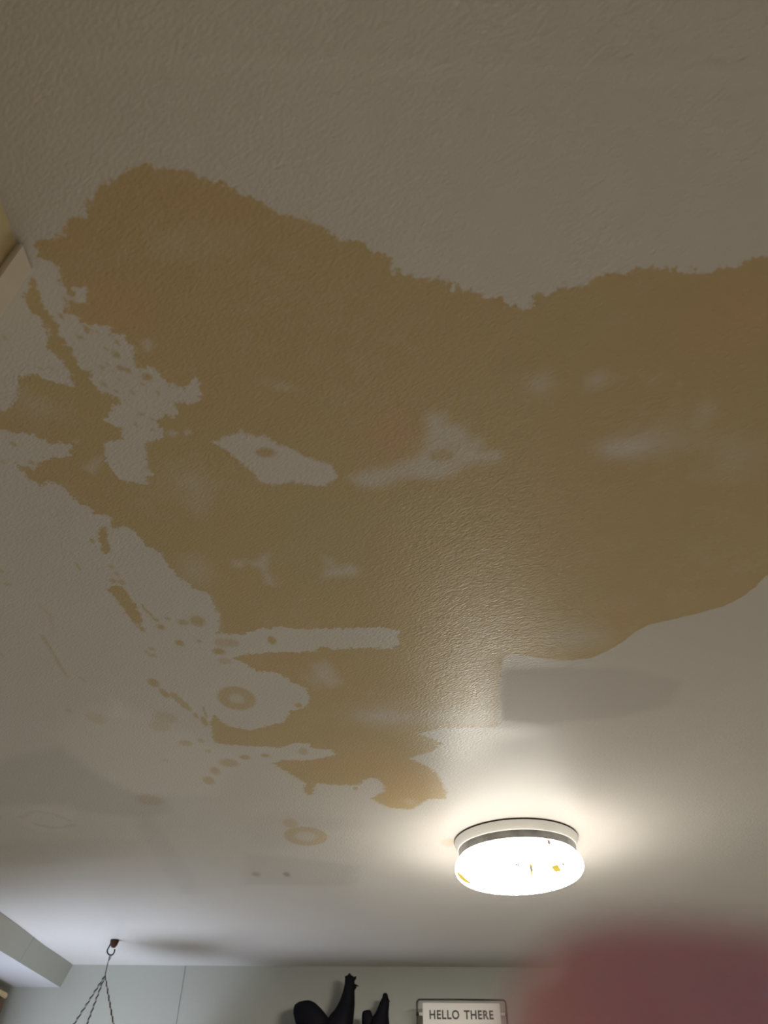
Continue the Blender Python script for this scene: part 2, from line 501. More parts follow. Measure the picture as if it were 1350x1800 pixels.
co = np.stack([PX, PY, CEIL + ceiling_height(PX, PY)], 1)
top = np.stack([PX, PY, np.full(PX.shape, CEIL + .12)], 1)
ii = np.arange((NX - 1) * (NY - 1))
v0 = (ii // (NX - 1)) * NX + ii % (NX - 1)
quads = np.stack([v0, v0 + NX, v0 + NX + 1, v0 + 1], 1)      # facing down
me = bpy.data.meshes.new('ceiling')
me.vertices.add(len(co))
me.vertices.foreach_set('co', co.ravel())
me.loops.add(quads.size)
me.loops.foreach_set('vertex_index', quads.ravel().astype(np.int32))
me.polygons.add(len(quads))
me.polygons.foreach_set('loop_start', np.arange(0, quads.size, 4, dtype=np.int32))
me.polygons.foreach_set('use_smooth', np.ones(len(quads), bool))
me.update(calc_edges=True)
for nme, arr in (('stain_edge', S), ('stain_ragged', AMP), ('stain_soft', SOFT), ('stain_loss', LOSS), ('stain_extra', EXTRA), ('stain_hue', HUEF),
                 ('paint_tone', TONE), ('paint_matte', MATTE), ('joint', SEAMF)):
    attr(me, nme, arr)


def ceiling_material():
    mt, nt, b = new_mat('stained_ceiling_paint')
    N, L = nt.nodes, nt.links

    def A(name):
        n = N.new('ShaderNodeAttribute')
        n.attribute_name = name
        return n.outputs['Fac']

    def math_(op, a, b_=None, c=None):
        n = N.new('ShaderNodeMath')
        n.operation = op
        for i, v in enumerate((a, b_, c)):
            if v is None:
                continue
            if isinstance(v, (int, float)):
                n.inputs[i].default_value = v
            else:
                L.new(v, n.inputs[i])
        return n.outputs[0]

    def mix(f, a, c):
        n = N.new('ShaderNodeMix')
        n.data_type = 'RGBA'
        for s, v in ((n.inputs[0], f), (n.inputs[6], a), (n.inputs[7], c)):
            if isinstance(v, tuple):
                s.default_value = (*v, 1)
            elif isinstance(v, (int, float)):
                s.default_value = v
            else:
                L.new(v, s)
        return n.outputs[2]

    tc = N.new('ShaderNodeTexCoord')

    def noise(scale, detail=4, rough=.55, vec=None, dist=0.0):
        n = N.new('ShaderNodeTexNoise')
        n.inputs['Scale'].default_value = scale
        n.inputs['Detail'].default_value = detail
        n.inputs['Roughness'].default_value = rough
        n.inputs['Distortion'].default_value = dist
        L.new(vec or tc.outputs['Object'], n.inputs['Vector'])
        return n.outputs[0]

    ragged = math_('SUBTRACT', noise(85, 8, .72), .5)
    sd = math_('MULTIPLY_ADD', math_('MULTIPLY', ragged, 6.5), A('stain_ragged'), A('stain_edge'))
    soft = A('stain_soft')
    mask = N.new('ShaderNodeMapRange')
    mask.interpolation_type = 'SMOOTHSTEP'
    L.new(sd, mask.inputs[0])
    L.new(math_('MULTIPLY', soft, -1.0), mask.inputs[1])
    L.new(soft, mask.inputs[2])
    cloud = noise(9, 4, .6)
    loss = math_('ADD', A('stain_loss'), math_('MULTIPLY', math_('SUBTRACT', noise(26, 5, .65), .5), math_('MULTIPLY', A('stain_loss'), 1.4)))
    dens = math_('MULTIPLY', mask.outputs[0], math_('SUBTRACT', 1.0, loss))
    dens = math_('MULTIPLY', dens, math_('MULTIPLY_ADD', cloud, .42, .80))
    dens = math_('MULTIPLY', dens, math_('MULTIPLY_ADD', noise(30, 5, .7), .5, .76))
    dens = math_('MULTIPLY', dens, math_('MULTIPLY_ADD', noise(140, 3, .6), .26, .87))
    extra = math_('MULTIPLY', A('stain_extra'), math_('MULTIPLY_ADD', noise(160, 4), .9, .5))
    dens = math_('MAXIMUM', dens, extra)
    dens.node.use_clamp = True
    hue = math_('ADD', A('stain_hue'), math_('MULTIPLY', math_('SUBTRACT', noise(5, 3), .5), .9))
    hue_o = math_('MAXIMUM', hue, 0.0)
    hue_o.node.use_clamp = True
    hue_g = math_('MAXIMUM', math_('MULTIPLY', hue, -1.0), 0.0)
    hue_g.node.use_clamp = True
    paint = mix(noise(3.2, 3), PAINT_A, PAINT_B)
    stain = mix(hue_g, mix(hue_o, STAIN, STAIN_ORANGE), STAIN_OLIVE)
    col = mix(dens, paint, stain)
    tone = N.new('ShaderNodeVectorMath')
    tone.operation = 'SCALE'
    L.new(col, tone.inputs[0])
    t = math_('ADD', 1.0, A('paint_tone'))
    t = math_('ADD', t, math_('MULTIPLY', A('joint'), .02))
    L.new(t, tone.inputs['Scale'])
    L.new(tone.outputs[0], b.inputs['Base Color'])
    # roller stipple: short ridges lying at a slant
    mp = N.new('ShaderNodeMapping')
    mp.vector_type = 'TEXTURE'
    mp.inputs['Rotation'].default_value = (0, 0, math.radians(-40))
    mp.inputs['Scale'].default_value = (1.7, 0.85, 1)
    L.new(tc.outputs['Object'], mp.inputs['Vector'])
    st = noise(260, 2, .5, mp.outputs[0], .2)
    fine = noise(520, 2, .5)
    slow = noise(38, 2, .5)
    h = math_('ADD', math_('MULTIPLY', st, 1.0), math_('ADD', math_('MULTIPLY', fine, .25), math_('MULTIPLY', slow, .12)))
    h = math_('ADD', h, math_('MULTIPLY', A('joint'), .35))
    bump = N.new('ShaderNodeBump')
    bump.inputs['Distance'].default_value = 0.0016
    L.new(math_('SUBTRACT', STIPPLE, math_('MULTIPLY', A('paint_matte'), STIPPLE * .6)), bump.inputs['Strength'])
    L.new(h, bump.inputs['Height'])
    L.new(bump.outputs[0], b.inputs['Normal'])
    L.new(math_('ADD', GLOSS_ROUGH, math_('MULTIPLY', A('paint_matte'), .22)), b.inputs['Roughness'])
    L.new(math_('SUBTRACT', GLOSS_SPEC, math_('MULTIPLY', A('paint_matte'), GLOSS_SPEC * .7)), b.inputs['Specular IOR Level'])
    return mt


PAINT_A, PAINT_B = (0.60, 0.565, 0.53), (0.66, 0.625, 0.58)
STAIN, STAIN_ORANGE, STAIN_OLIVE = (0.51, 0.39, 0.205), (0.55, 0.37, 0.205), (0.47, 0.395, 0.21)
STIPPLE, GLOSS_ROUGH, GLOSS_SPEC = 0.58, 0.41, 0.47
me.materials.append(ceiling_material())
ceiling = bpy.data.objects.new('ceiling', me)
C.objects.link(ceiling)
struct(ceiling, 'off-white painted ceiling with a large yellow-brown water stain', 'ceiling')

# ================================================================== THE ROOM SHELL
bm = bmesh.new()
box(bm, (X_LO - .1, Y_LO - .1, -0.1), (X_HI + .1, WALL_Y + .1, 0))
struct(obj('floor', bm, M['floor']), 'brown wooden floor of the room', 'floor')

bm = bmesh.new()                                   # far wall: sheet panels with narrow grooves between them
grooves = sorted([X_LO - .1, on_y(318, 1750, WALL_Y).x, on_y(779, 1730, WALL_Y).x, .86, 1.5, X_HI + .1])
box(bm, (X_LO - .1, WALL_Y + .0022, 0), (X_HI + .1, WALL_Y + .1, CEIL + .1))
for a, b in zip(grooves, grooves[1:]):
    box(bm, (a + .0014, WALL_Y, 0), (b - .0014, WALL_Y + .006, CEIL + .05))
struct(obj('wall_far', bm, M['wall']), 'sage grey panelled far wall behind the roosters and sign')

bm = bmesh.new()
box(bm, (X_HI, Y_LO - .1, 0), (X_HI + .1, WALL_Y + .1, CEIL + .1))
struct(obj('wall_right', bm, M['wall']), 'sage painted right wall of the room')
bm = bmesh.new()
box(bm, (X_LO - .1, Y_LO - .1, 0), (X_HI + .1, Y_LO, CEIL + .1))
struct(obj('wall_back', bm, M['wall']), 'sage painted wall behind the photographer')
# left wall with an opening for the added window
WY0, WY1, WZ0, WZ1 = 2.2, 3.25, 1.00, 2.02
bm = bmesh.new()
for lo, hi in (((X_LO - .1, Y_LO, 0), (X_LO, WY0, CEIL + .1)), ((X_LO - .1, WY1, 0), (X_LO, WALL_Y, CEIL + .1)),
               ((X_LO - .1, WY0, 0), (X_LO, WY1, WZ0)), ((X_LO - .1, WY0, WZ1), (X_LO, WY1, CEIL + .1))):
    box(bm, lo, hi)
struct(obj('wall_left', bm, M['wall']), 'sage painted left wall under the boxed bulkhead')
# bulkhead: a boxed drop along the left wall, painted white underneath
c_top = on_z(124, 1692)
c_bot = on_y(105.7, 1735.5, WALL_Y)
g = on_z(0, 1603.8)
BX, BZ = c_top.x, c_bot.z
slope = (c_top.x - g.x) / (c_top.y - g.y)
y_start = .60
x_near = BX - slope * (WALL_Y - y_start)
gy_ = on_z(61, 1647).y
bm = bmesh.new()


def slab(bm, ya, yb, back=None, inset=0.0):
    xa, xb = BX - slope * (WALL_Y - ya) - inset, BX - slope * (WALL_Y - yb) - inset
    lean = c_bot.x - c_top.x
    f = [(xa, ya, CEIL), (xb, yb, CEIL), (xb + lean, yb, BZ), (xa + lean, ya, BZ)]
    if back is None:
        k = [(X_LO, ya, CEIL), (X_LO, yb, CEIL), (X_LO, yb, BZ), (X_LO, ya, BZ)]
    else:
        k = [(x - back, y_, z) for x, y_, z in f]
    F = [bm.verts.new(p) for p in f]
    K = [bm.verts.new(p) for p in k]
    bm.faces.new(F)
    bm.faces.new(K[::-1])
    for i in range(4):
        bm.faces.new((F[i], K[i], K[(i + 1) % 4], F[(i + 1) % 4]))


slab(bm, y_start, WALL_Y, None, .003)
slab(bm, y_start, gy_ - .0016, .0028)
slab(bm, gy_ + .0016, WALL_Y, .0028)
bulk = struct(obj('trim_1', bm, M['wall']), 'sage panelled bulkhead boxed along the left ceiling edge', 'bulkhead')
bulk.data.materials.append(M['white'])
for p in bulk.data.polygons:
    if p.normal.z < -0.9:
        p.material_index = 1

# short cream wall close on the left, ending in a pale wooden corner strip
n1, n2 = on_z(2, 346.7), on_z(29.2, 425.8)
t1, t2 = on_z(43.75, 433.5), on_z(59, 471.7)
bm = bmesh.new()
box(bm, (n2.x - .10, Y_LO, 0), (n2.x, t2.y - .001, CEIL - .0005))
struct(obj('wall_near', bm, M['cream_wall']), 'cream wall close at the left edge beside the pale wooden strip')
bm = bmesh.new()
box(bm, (n2.x + .0004, n2.y, 0), (t1.x, t2.y, CEIL - .0018), .0012)
struct(obj('trim_2', bm, M['trim']), 'pale wooden corner strip standing against the ceiling at the left edge', 'trim')

# unseen window added to go with the cool corner light: brown wood casing
win = bpy.data.objects.new('added_window_1', None)
C.objects.link(win)
win.location = (X_LO, (WY0 + WY1) / 2, WZ0)
struct(win, 'unseen brown wood cased window, added in the left wall to go with the cool corner light', 'window')
bm = bmesh.new()
for lo, hi in (((X_LO, WY0 - .08, WZ0 - .08), (X_LO + .025, WY0, WZ1 + .14)), ((X_LO, WY1, WZ0 - .08), (X_LO + .025, WY1 + .10, WZ1 + .14)),
               ((X_LO, WY0, WZ1), (X_LO + .025, WY1, WZ1 + .10)), ((X_LO, WY0, WZ0 - .08), (X_LO + .03, WY1, WZ0))):
    box(bm, lo, hi, .003)
obj('window_frame', bm, M['wood'], win)

# brown wooden wall cabinet under the bulkhead, only its edge in view
cab = thing('wall_cabinet', 'dark brown wooden cabinet with cream top moulding, cut off at lower left under the bulkhead', 'cabinet', (X_LO, 3.54, 1.55))
bm = bmesh.new()
box(bm, (X_LO + .0005, 3.42, 1.55), (-1.545, 3.665, 2.262), .003)
obj('body', bm, M['wood'], cab)
bm = bmesh.new()
box(bm, (X_LO + .0005, 3.412, 2.2625), (-1.530, 3.672, 2.283), .004)
obj('top_moulding', bm, M['cream_wall'], cab)
bm = bmesh.new()
for lo, hi in (((-1.5449, 3.43, 1.56), (-1.531, 3.47, 2.255)), ((-1.5449, 3.615, 1.56), (-1.531, 3.655, 2.255)), ((-1.5449, 3.47, 2.205), (-1.531, 3.615, 2.255)), ((-1.5449, 3.47, 1.56), (-1.531, 3.615, 1.61)), ((-1.5449, 3.465, 1.605), (-1.538, 3.62, 2.21))):
    box(bm, lo, hi, .0015)
door = obj('door', bm, M['wood'], cab)
bm = bmesh.new()
lathe(bm, [(0, 0), (.005, 0), (.005, .012), (.012, .018), (.012, .024), (0, .028)], 20)
bmesh.ops.rotate(bm, verts=bm.verts, cent=(0, 0, 0), matrix=Matrix.Rotation(math.radians(90), 3, 'Y'))
bmesh.ops.translate(bm, verts=bm.verts, vec=(-1.531, 3.45, 1.68))
knob_ = obj('knob', bm, M['chrome'], door, True)
knob_.matrix_parent_inverse = Matrix.Identity(4)

# ================================================================== CEILING LIGHT
LA, LB, LT = on_z(800, 1470), on_z(1018, 1470), on_z(908, 1436)
LR = (LB.x - LA.x) / 2
LC = Vector(((LA.x + LB.x) / 2, LT.y + LR, CEIL))
light = thing('ceiling_light', 'round lit glass ceiling light with white base and grey metal band', 'ceiling light', LC)
bm = bmesh.new()
lathe(bm, [(0, .0), (LR * .985, .0), (LR * .985, -.0045), (0, -.0045)], center=LC)
obj('shadow_gap', bm, M['shadow_gap'], light, True)  # black disc put in as the shade between base and ceiling
bm = bmesh.new()
lathe(bm, [(0, -.0045), (LR * .99, -.0045), (LR, -.0065), (LR * .958, -.026), (LR * .950, -.028), (0, -.028)], center=LC)
o = obj('base_ring', bm, M['pan'], light)
bm = bmesh.new()
lathe(bm, [(0, -.028), (LR * .944, -.028), (LR * .938, -.034), (LR * .93, -.046), (LR * .915, -.048), (0, -.048)], center=LC)
obj('metal_band', bm, M['chrome'], light)
prof = [(LR * .90, -.0475), (LR * .925, -.0485), (LR * .955, -.0525), (LR * .985, -.058), (LR * 1.005, -.066), (LR * 1.012, -.075), (LR * 1.003, -.083),
        (LR * .97, -.0915), (LR * .91, -.0985), (LR * .80, -.1045), (LR * .65, -.1085), (LR * .45, -.111), (LR * .22, -.1122), (LR * .05, -.1125), (0, -.1125)]
pp = [(p.x, p.y) for p in spline([(r, z, 0) for r, z in prof], 5)]
pp[-1] = (0, pp[-1][1])
bm = bmesh.new()
lathe(bm, pp, 960, center=LC)
glass_bvh = BVHTree.FromBMesh(bm)


def dome_hit(px, py):
    h = glass_bvh.ray_cast(EYE, ray(px, py).normalized())
    return np.array(h[0]) if h[0] else None


gm, nt, b = new_mat('lit_opal_glass')
nt.nodes.remove(b)
em = nt.nodes.new('ShaderNodeEmission')
at = [nt.nodes.new('ShaderNodeAttribute') for _ in range(2)]
at[0].attribute_name, at[1].attribute_name = 'yellowing', 'grime'
mxc = nt.nodes.new('ShaderNodeMix')
mxc.data_type = 'RGBA'
mxc.inputs[6].default_value = (GLASS_POWER, GLASS_POWER * .95, GLASS_POWER * .85, 1)
mxc.inputs[7].default_value = (.85, .62, .10, 1)
nt.links.new(at[0].outputs['Fac'], mxc.inputs[0])
gl = nt.nodes.new('ShaderNodeAttribute')
gl.attribute_name = 'glow'
sc_ = nt.nodes.new('ShaderNodeVectorMath')
sc_.operation = 'SCALE'
sc_.inputs[0].default_value = (GLASS_POWER, GLASS_POWER * .95, GLASS_POWER * .85)
nt.links.new(gl.outputs['Fac'], sc_.inputs['Scale'])
nt.links.new(sc_.outputs[0], mxc.inputs[6])
mx2 = nt.nodes.new('ShaderNodeMix')
mx2.data_type = 'RGBA'
mx2.inputs[7].default_value = (.42, .36, .30, 1)
nt.links.new(mxc.outputs[2], mx2.inputs[6])
nt.links.new(at[1].outputs['Fac'], mx2.inputs[0])
nt.links.new(mx2.outputs[2], em.inputs['Color'])
nt.links.new(em.outputs[0], nt.nodes['Material Output'].inputs[0])
glass = obj('glass_shade', bm, gm, light, True)
gv = np.array([v.co[:] for v in glass.data.vertices])


def near(pts, rad):
    P = [p for p in (dome_hit(*q) for q in pts) if p is not None]
    d = np.full(len(gv), 9.0)
    if len(P) == 1:
        d = np.linalg.norm(gv - P[0], axis=1)
    for a, b_ in zip(P, P[1:]):
        e = b_ - a
        t = np.clip(((gv - a) @ e) / max(e @ e, 1e-12), 0, 1)
        d = np.minimum(d, np.linalg.norm(gv - a - t[:, None] * e, axis=1))
    return sstep(rad + .0022, rad + .0010, d)


yel = np.maximum.reduce([near([(976, 1524), (980, 1530)], .010), near([(809, 1539), (815, 1546), (821, 1550)], .012), near([(933, 1520), (934.5, 1530)], .0032), near([(934.5, 1530), (934, 1542), (936.5, 1551)], .0026)])
gri = np.maximum.reduce([near([(934, 1524), (934.5, 1531)], .0022), near([(908, 1519), (911, 1521), (914, 1519.5)], .0034), near([(989, 1518), (992, 1521)], .003), near([(964, 1477), (965, 1482)], .003),
                         near([(872, 1529), (890, 1532), (910, 1532), (932, 1530), (950, 1526)], .0017) * .99, near([(978, 1524)], .003) * .3])
attr(glass.data, 'glow', .038 + .962 * sstep(CEIL - .068, CEIL - .111, gv[:, 2]))      # glow shaped weaker toward the neck, to spare the ceiling beside it
attr(glass.data, 'yellowing', yel)
attr(glass.data, 'grime', gri)

# ================================================================== HOOK AND HANGING PLANTER
HP = on_z(202, 1652)
hook = thing('ceiling_hook', 'rusty metal hook screwed into the ceiling near the left corner', 'hook', HP)
s = (HP - on_z(203, 1652)).length * .98              # metres per photo pixel out there
cz = float(CEIL + ceiling_height(np.array([HP.x]), np.array([HP.y]))[0])
bm = bmesh.new()
lathe(bm, [(0, 0), (.0155, 0), (.0165, -.003), (.0155, -.010), (.0125, -.019), (.008, -.0255), (.0035, -.0275), (0, -.0275)], 24, (HP.x, HP.y, cz))
obj('rusted_base', bm, M['rust'], hook, True)
hp = [(195.5, 1656), (192.5, 1663), (189.2, 1669), (188.6, 1673), (190.5, 1677), (194.5, 1679), (198.5, 1677.5), (201, 1673), (201.8, 1668.5)]
bm = bmesh.new()
tube(bm, spline([on_y(x, y, HP.y) for x, y in hp], 6), .0028, 10)
obj('hook_shank', bm, M['hookmetal'], hook, True)

P0 = on_y(193, 1679.5, HP.y)
knot = on_y(184.5, 1715, HP.y)
plant = thing('hanging_planter', 'planter hanger of three twisted cords on a wire below the rusty hook', 'planter', (knot.x, knot.y, knot.z - .55))
bm = bmesh.new()
loop = [on_y(x, y, HP.y) for x, y in [(191, 1687), (192.5, 1681), (194, 1678.2), (195, 1682), (192, 1688)]]
tube(bm, spline(loop, 5), .0013, 8)
tube(bm, spline([on_y(x, y, HP.y) for x, y in [(193, 1681), (190.5, 1689), (188.5, 1698), (186.5, 1706), (184.5, 1716)]], 4), .0017, 8)
obj('hanger_wire', bm, M['hookmetal'], plant, True)
ends = [(130, 1800, .034), (153, 1800, -.058), (199.5, 1800, .024)]
for x, y, dy in ends:
    e = on_y(x, y, HP.y + dy)
    d = e - knot
    e2 = knot + d * 1.45
    L_ = (e2 - knot).length
    t = d.normalized()
    u = t.cross(Vector((0, 1, 0))).normalized()
    v = t.cross(u)
    n = 420
    cord = None
    for k, mat in ((0, 'cord_dark'), (1, 'cord_pale')):
        pts = []
        for i in range(n + 1):
            q = i / n
            a = 2 * math.pi * (q * L_ / .024) + k * math.pi
            r = .0019 * min(1, q * 14 + .25)
            pts.append(knot + t * (q * L_) + (u * math.cos(a) + v * math.sin(a)) * r)
        bm = bmesh.new()
        tube(bm, pts, .0021 if k == 0 else .0021, 6)
        if k == 0:
            cord = obj('cord', bm, M[mat], plant, True)
        else:
            obj('cord_strand', bm, M[mat], cord, True)
zr = knot.z - (knot.z - on_y(153, 1800, HP.y).z) * 1.45
bm = bmesh.new()
mid = sum((knot + (on_y(x, y, HP.y + dy) - knot) * 1.45 for x, y, dy in ends), Vector()) / 3
rr = max(((knot + (on_y(x, y, HP.y + dy) - knot) * 1.45) - mid).length for x, y, dy in ends)
lathe(bm, [(0, -.16), (rr * .62, -.16), (rr * .96, -.02), (rr * 1.03, -.02), (rr * 1.03, .006), (rr * .97, .006), (rr * .9, -.02), (rr * .58, -.15), (0, -.15)], 48, (mid.x, mid.y, zr))
obj('pot', bm, M['clay'], plant, True)

# ================================================================== SHELF WITH ROOSTERS AND SIGN
SZ = 2.00
shelf = None
bm = bmesh.new()
box(bm, (-.86, WALL_Y - .36, SZ - .03), (1.55, WALL_Y - .0005, SZ), .003)
shelf = obj('shelf', bm, M['wood'])
shelf['label'], shelf['category'] = 'dark wooden wall shelf under the black roosters and the sign', 'shelf'

RY = WALL_Y - .165


def pr(px, py, y=None):
    p = on_y(px, py, RY if y is None else y)
    return p.x, p.z


def bird(name, label, neck, tail, body, base_x, base_w, comb, beak, wattle, y):
    """neck, tail, body: lists of (left px, right px, py) slices, or explicit sections"""
    root = thing(name, label, 'figurine', (base_x, y, SZ), 'black rooster figurines')
    bm = bmesh.new()
    loft(bm, body, 28)
    for f in (neck,):
        loft(bm, f, 24)
    obj('body', bm, M['black'], root, True)
    bm = bmesh.new()
    loft(bm, tail, 24)
    obj('tail', bm, M['black'], root, True)
    if comb:
        bm = bmesh.new()
        prism(bm, comb, y - .005, y + .005)
        obj('comb', bm, M['black'], root)
    bm = bmesh.new()
    tube(bm, spline(beak, 4), [.006, .0058, .0054, .005, .0042, .0034, .0026, .0018, .0008][:len(spline(beak, 4))], 10)
    obj('beak', bm, M['black'], root, True)
    if wattle:
        bm = bmesh.new()
        loft(bm, wattle, 12)
        obj('wattle', bm, M['black'], root, True)
    bm = bmesh.new()
    for dy in (-.018, .018):
        tube(bm, [(base_x - .01, y + dy, SZ + .012), (base_x, y + dy, SZ + .09)], [.006, .011], 10)
    obj('legs', bm, M['black'], root, True)
    bm = bmesh.new()
    lathe(bm, [(0, 0), (base_w, 0), (base_w, .010), (base_w * .9, .016), (0, .016)], 32, (base_x - .005, y, SZ))
    obj('stand', bm, M['black'], root, True)
    return root


def slices(rows, depth_share, y):
    out = []
    for l, r, py in rows:
        x0, z = pr(l, py, y)
        x1, _ = pr(r, py, y)
        h = (x1 - x0) / 2
        out.append((Vector(((x0 + x1) / 2, y, z)), Vector((h, 0, 0)), Vector((0, max(.004, h * depth_share), 0))))
    return out


# rooster 1
y = RY
neck = slices([(612, 616, 1713), (607.5, 621.5, 1716.5), (606.5, 623, 1722), (606, 623.5, 1730), (603, 623.3, 1742), (599, 623.5, 1754), (594, 623.6, 1765), (588, 623, 1775), (580, 622.3, 1784), (574, 621, 1794), (566, 620, 1806), (560, 617, 1822)], .8, y)
tl = slices([(536, 545, 1758.5), (525, 552, 1761), (518, 558, 1766), (516, 565, 1773), (515.5, 571, 1780), (517, 577, 1788), (519, 582, 1797), (522, 588, 1808), (530, 596, 1824)], .35, y)
bx0, bz0 = pr(522, 1806, y)
bx1, _ = pr(620, 1806, y)
bc = (bx0 + bx1) / 2
bw = (bx1 - bx0) / 2
body = [(Vector((bc, y, bz0 + .012)), Vector((bw * .5, 0, 0)), Vector((0, .022, 0))), (Vector((bc, y, bz0)), Vector((bw * .96, 0, 0)), Vector((0, .042, 0))), (Vector((bc + .003, y, bz0 - .035)), Vector((bw, 0, 0)), Vector((0, .055, 0))),
        (Vector((bc + .008, y, bz0 - .07)), Vector((bw * .8, 0, 0)), Vector((0, .05, 0))), (Vector((bc + .01, y, max(SZ + .05, bz0 - .10))), Vector((bw * .4, 0, 0)), Vector((0, .03, 0)))]
comb = [pr(*q, y) for q in [(607.5, 1722), (606, 1717), (609, 1715.2), (611, 1715.5), (613.5, 1711), (615.5, 1711), (618.5, 1716), (622.5, 1717.5), (626, 1716), (626.5, 1718.5), (624.5, 1722.5), (621, 1727), (612, 1727)]]
beak = [Vector((*(lambda a: (a[0], y, a[1]))(pr(*q, y)),)) for q in [(619, 1731), (625, 1732), (630.5, 1733.3)]]
wat = slices([(620, 626, 1734), (619.5, 627, 1736), (620, 625, 1738.5), (621, 623.5, 1741)], .5, y)
bird('rooster_figurine', 'taller black rooster figurine with a notched comb, left of the small one', neck, tl, body, bc, .06, comb, beak, wat, y)
# rooster 2
y = RY + .01
neck = slices([(675.5, 679, 1746), (672.5, 681.5, 1748.5), (672, 682.5, 1753), (670, 683.5, 1757), (667, 684.3, 1763), (664.5, 684, 1770), (661, 683, 1778), (656, 683, 1786), (652, 684, 1794), (646, 685, 1804), (642, 686, 1816), (640, 684, 1834)], .75, y)
tl = slices([(643, 650, 1775.5), (638, 652.5, 1777.5), (636.3, 654, 1782), (636, 656, 1788), (636, 660, 1798), (637, 664, 1808), (642, 668, 1822)], .5, y)
bx0, bz0 = pr(637, 1812, y)
bx1, _ = pr(686, 1812, y)
bc = (bx0 + bx1) / 2
bw = (bx1 - bx0) / 2
body = [(Vector((bc, y, bz0 + .01)), Vector((bw * .8, 0, 0)), Vector((0, .025, 0))), (Vector((bc, y, bz0 - .01)), Vector((bw, 0, 0)), Vector((0, .034, 0))), (Vector((bc, y, bz0 - .04)), Vector((bw * .92, 0, 0)), Vector((0, .034, 0))),
        (Vector((bc, y, max(SZ + .04, bz0 - .07))), Vector((bw * .45, 0, 0)), Vector((0, .022, 0)))]
comb = [pr(*q, y) for q in [(672.5, 1752), (673, 1748), (675, 1745.8), (678, 1745.3), (680.5, 1747), (682, 1750), (681, 1754), (674, 1755)]]
beak = [Vector((*(lambda a: (a[0], y, a[1]))(pr(*q, y)),)) for q in [(679, 1756), (683, 1759), (685.3, 1761.5)]]
bird('rooster_figurine', 'smaller plain black rooster figurine between the tall one and the sign', neck, tl, body, bc, .035, comb, beak, None, y)

# the sign in its wire frame
SY = WALL_Y - .20
a_, b_ = on_y(742.5, 1763, SY), on_y(878, 1763, SY)
piv = on_y(810, 1783, SY)
zc = piv.z
half = a_.z - zc
SW = (b_.x - a_.x) / 2
sx = (a_.x + b_.x) / 2
sign = thing('tabletop_sign', 'white HELLO THERE sign pivoting in a black wire frame', 'sign', (sx, SY, SZ))
fl, fr, ft = on_y(733, 1770, SY).x, on_y(890, 1770, SY).x, on_y(810, 1757.5, SY).z
rc = .012
wr = .0032
path = [(fl, SY, SZ + wr)] + [(fl, SY, ft - rc - .06)] + [(fl, SY, ft - rc)] + [(fl + rc * (1 - math.cos(t)), SY, ft - rc * (1 - math.sin(t))) for t in (.4, .8, 1.2)] + \
       [(fl + rc, SY, ft), (sx, SY, ft + .0006), (fr - rc, SY, ft)] + [(fr - rc * (1 - math.cos(t)), SY, ft - rc * (1 - math.sin(t))) for t in (1.2, .8, .4)] + [(fr, SY, ft - rc), (fr, SY, ft - rc - .06), (fr, SY, SZ + wr)]
bm = bmesh.new()
tube(bm, path, wr, 10)
for x in (fl, fr):
    tube(bm, [(x, SY - .05, SZ + wr), (x, SY + .05, SZ + wr)], wr, 10)
tube(bm, [(fl, SY + .05, SZ + wr), (fr, SY + .05, SZ + wr)], wr, 10)
obj('wire_frame', bm, M['wire'], sign, True)
for x, sgn in ((fl, 1), (fr, -1)):
    bm = bmesh.new()
    tube(bm, [(x - sgn * .004, SY, zc), (x + sgn * .0065, SY, zc)], .0062, 14)
    obj('pivot_knob', bm, M['wire'], sign, True)
    bm = bmesh.new()
    xe = a_.x if sgn > 0 else b_.x
    tube(bm, [(x + sgn * .0065, SY, zc), (xe, SY, zc)], .0058, 14)
    obj('pivot_sleeve', bm, M['sign'], sign, True)
bm = bmesh.new()
box(bm, (a_.x, SY - .006, zc - half), (b_.x, SY + .006, zc + half), .0015)
board = obj('sign_board', bm, M['sign'], sign)


def lettering(text, x0, x1, z0, z1, y, mat, parent):
    cu = bpy.data.curves.new('lettering', 'FONT')
    cu.body = text
    cu.extrude = .0006
    cu.offset = 0.026
    cu.resolution_u = 6
    cu.space_character = 1.12
    cu.space_word = 1.35
    t = bpy.data.objects.new('lettering', cu)
    C.objects.link(t)
    dg = bpy.context.evaluated_depsgraph_get()
    me = bpy.data.meshes.new_from_object(t.evaluated_get(dg))
    C.objects.unlink(t)
    bpy.data.objects.remove(t)
    v = np.array([q.co[:] for q in me.vertices])
    lo, hi = v.min(0), v.max(0)
    for q in me.vertices:
        c = q.co
        q.co = Vector((x0 + (c.x - lo[0]) / (hi[0] - lo[0]) * (x1 - x0), y - (c.z + .0006), z0 + (c.y - lo[1]) / (hi[1] - lo[1]) * (z1 - z0)))
    me.materials.clear()
    me.materials.append(mat)
    me.name = 'lettering'
    o = bpy.data.objects.new('lettering', me)
    C.objects.link(o)
    o.parent = parent
    return o


q0, q1 = on_y(755, 1792, SY), on_y(866.5, 1776.5, SY)
lt = lettering('HELLO THERE', q0.x, q1.x, q0.z, q1.z, SY - .0062, M['letter'], board)
lt.matrix_parent_inverse = board.matrix_parent_inverse.copy()
lt.matrix_parent_inverse = Matrix.Translation(-Vector(sign.location)) if False else Matrix.Identity(4)

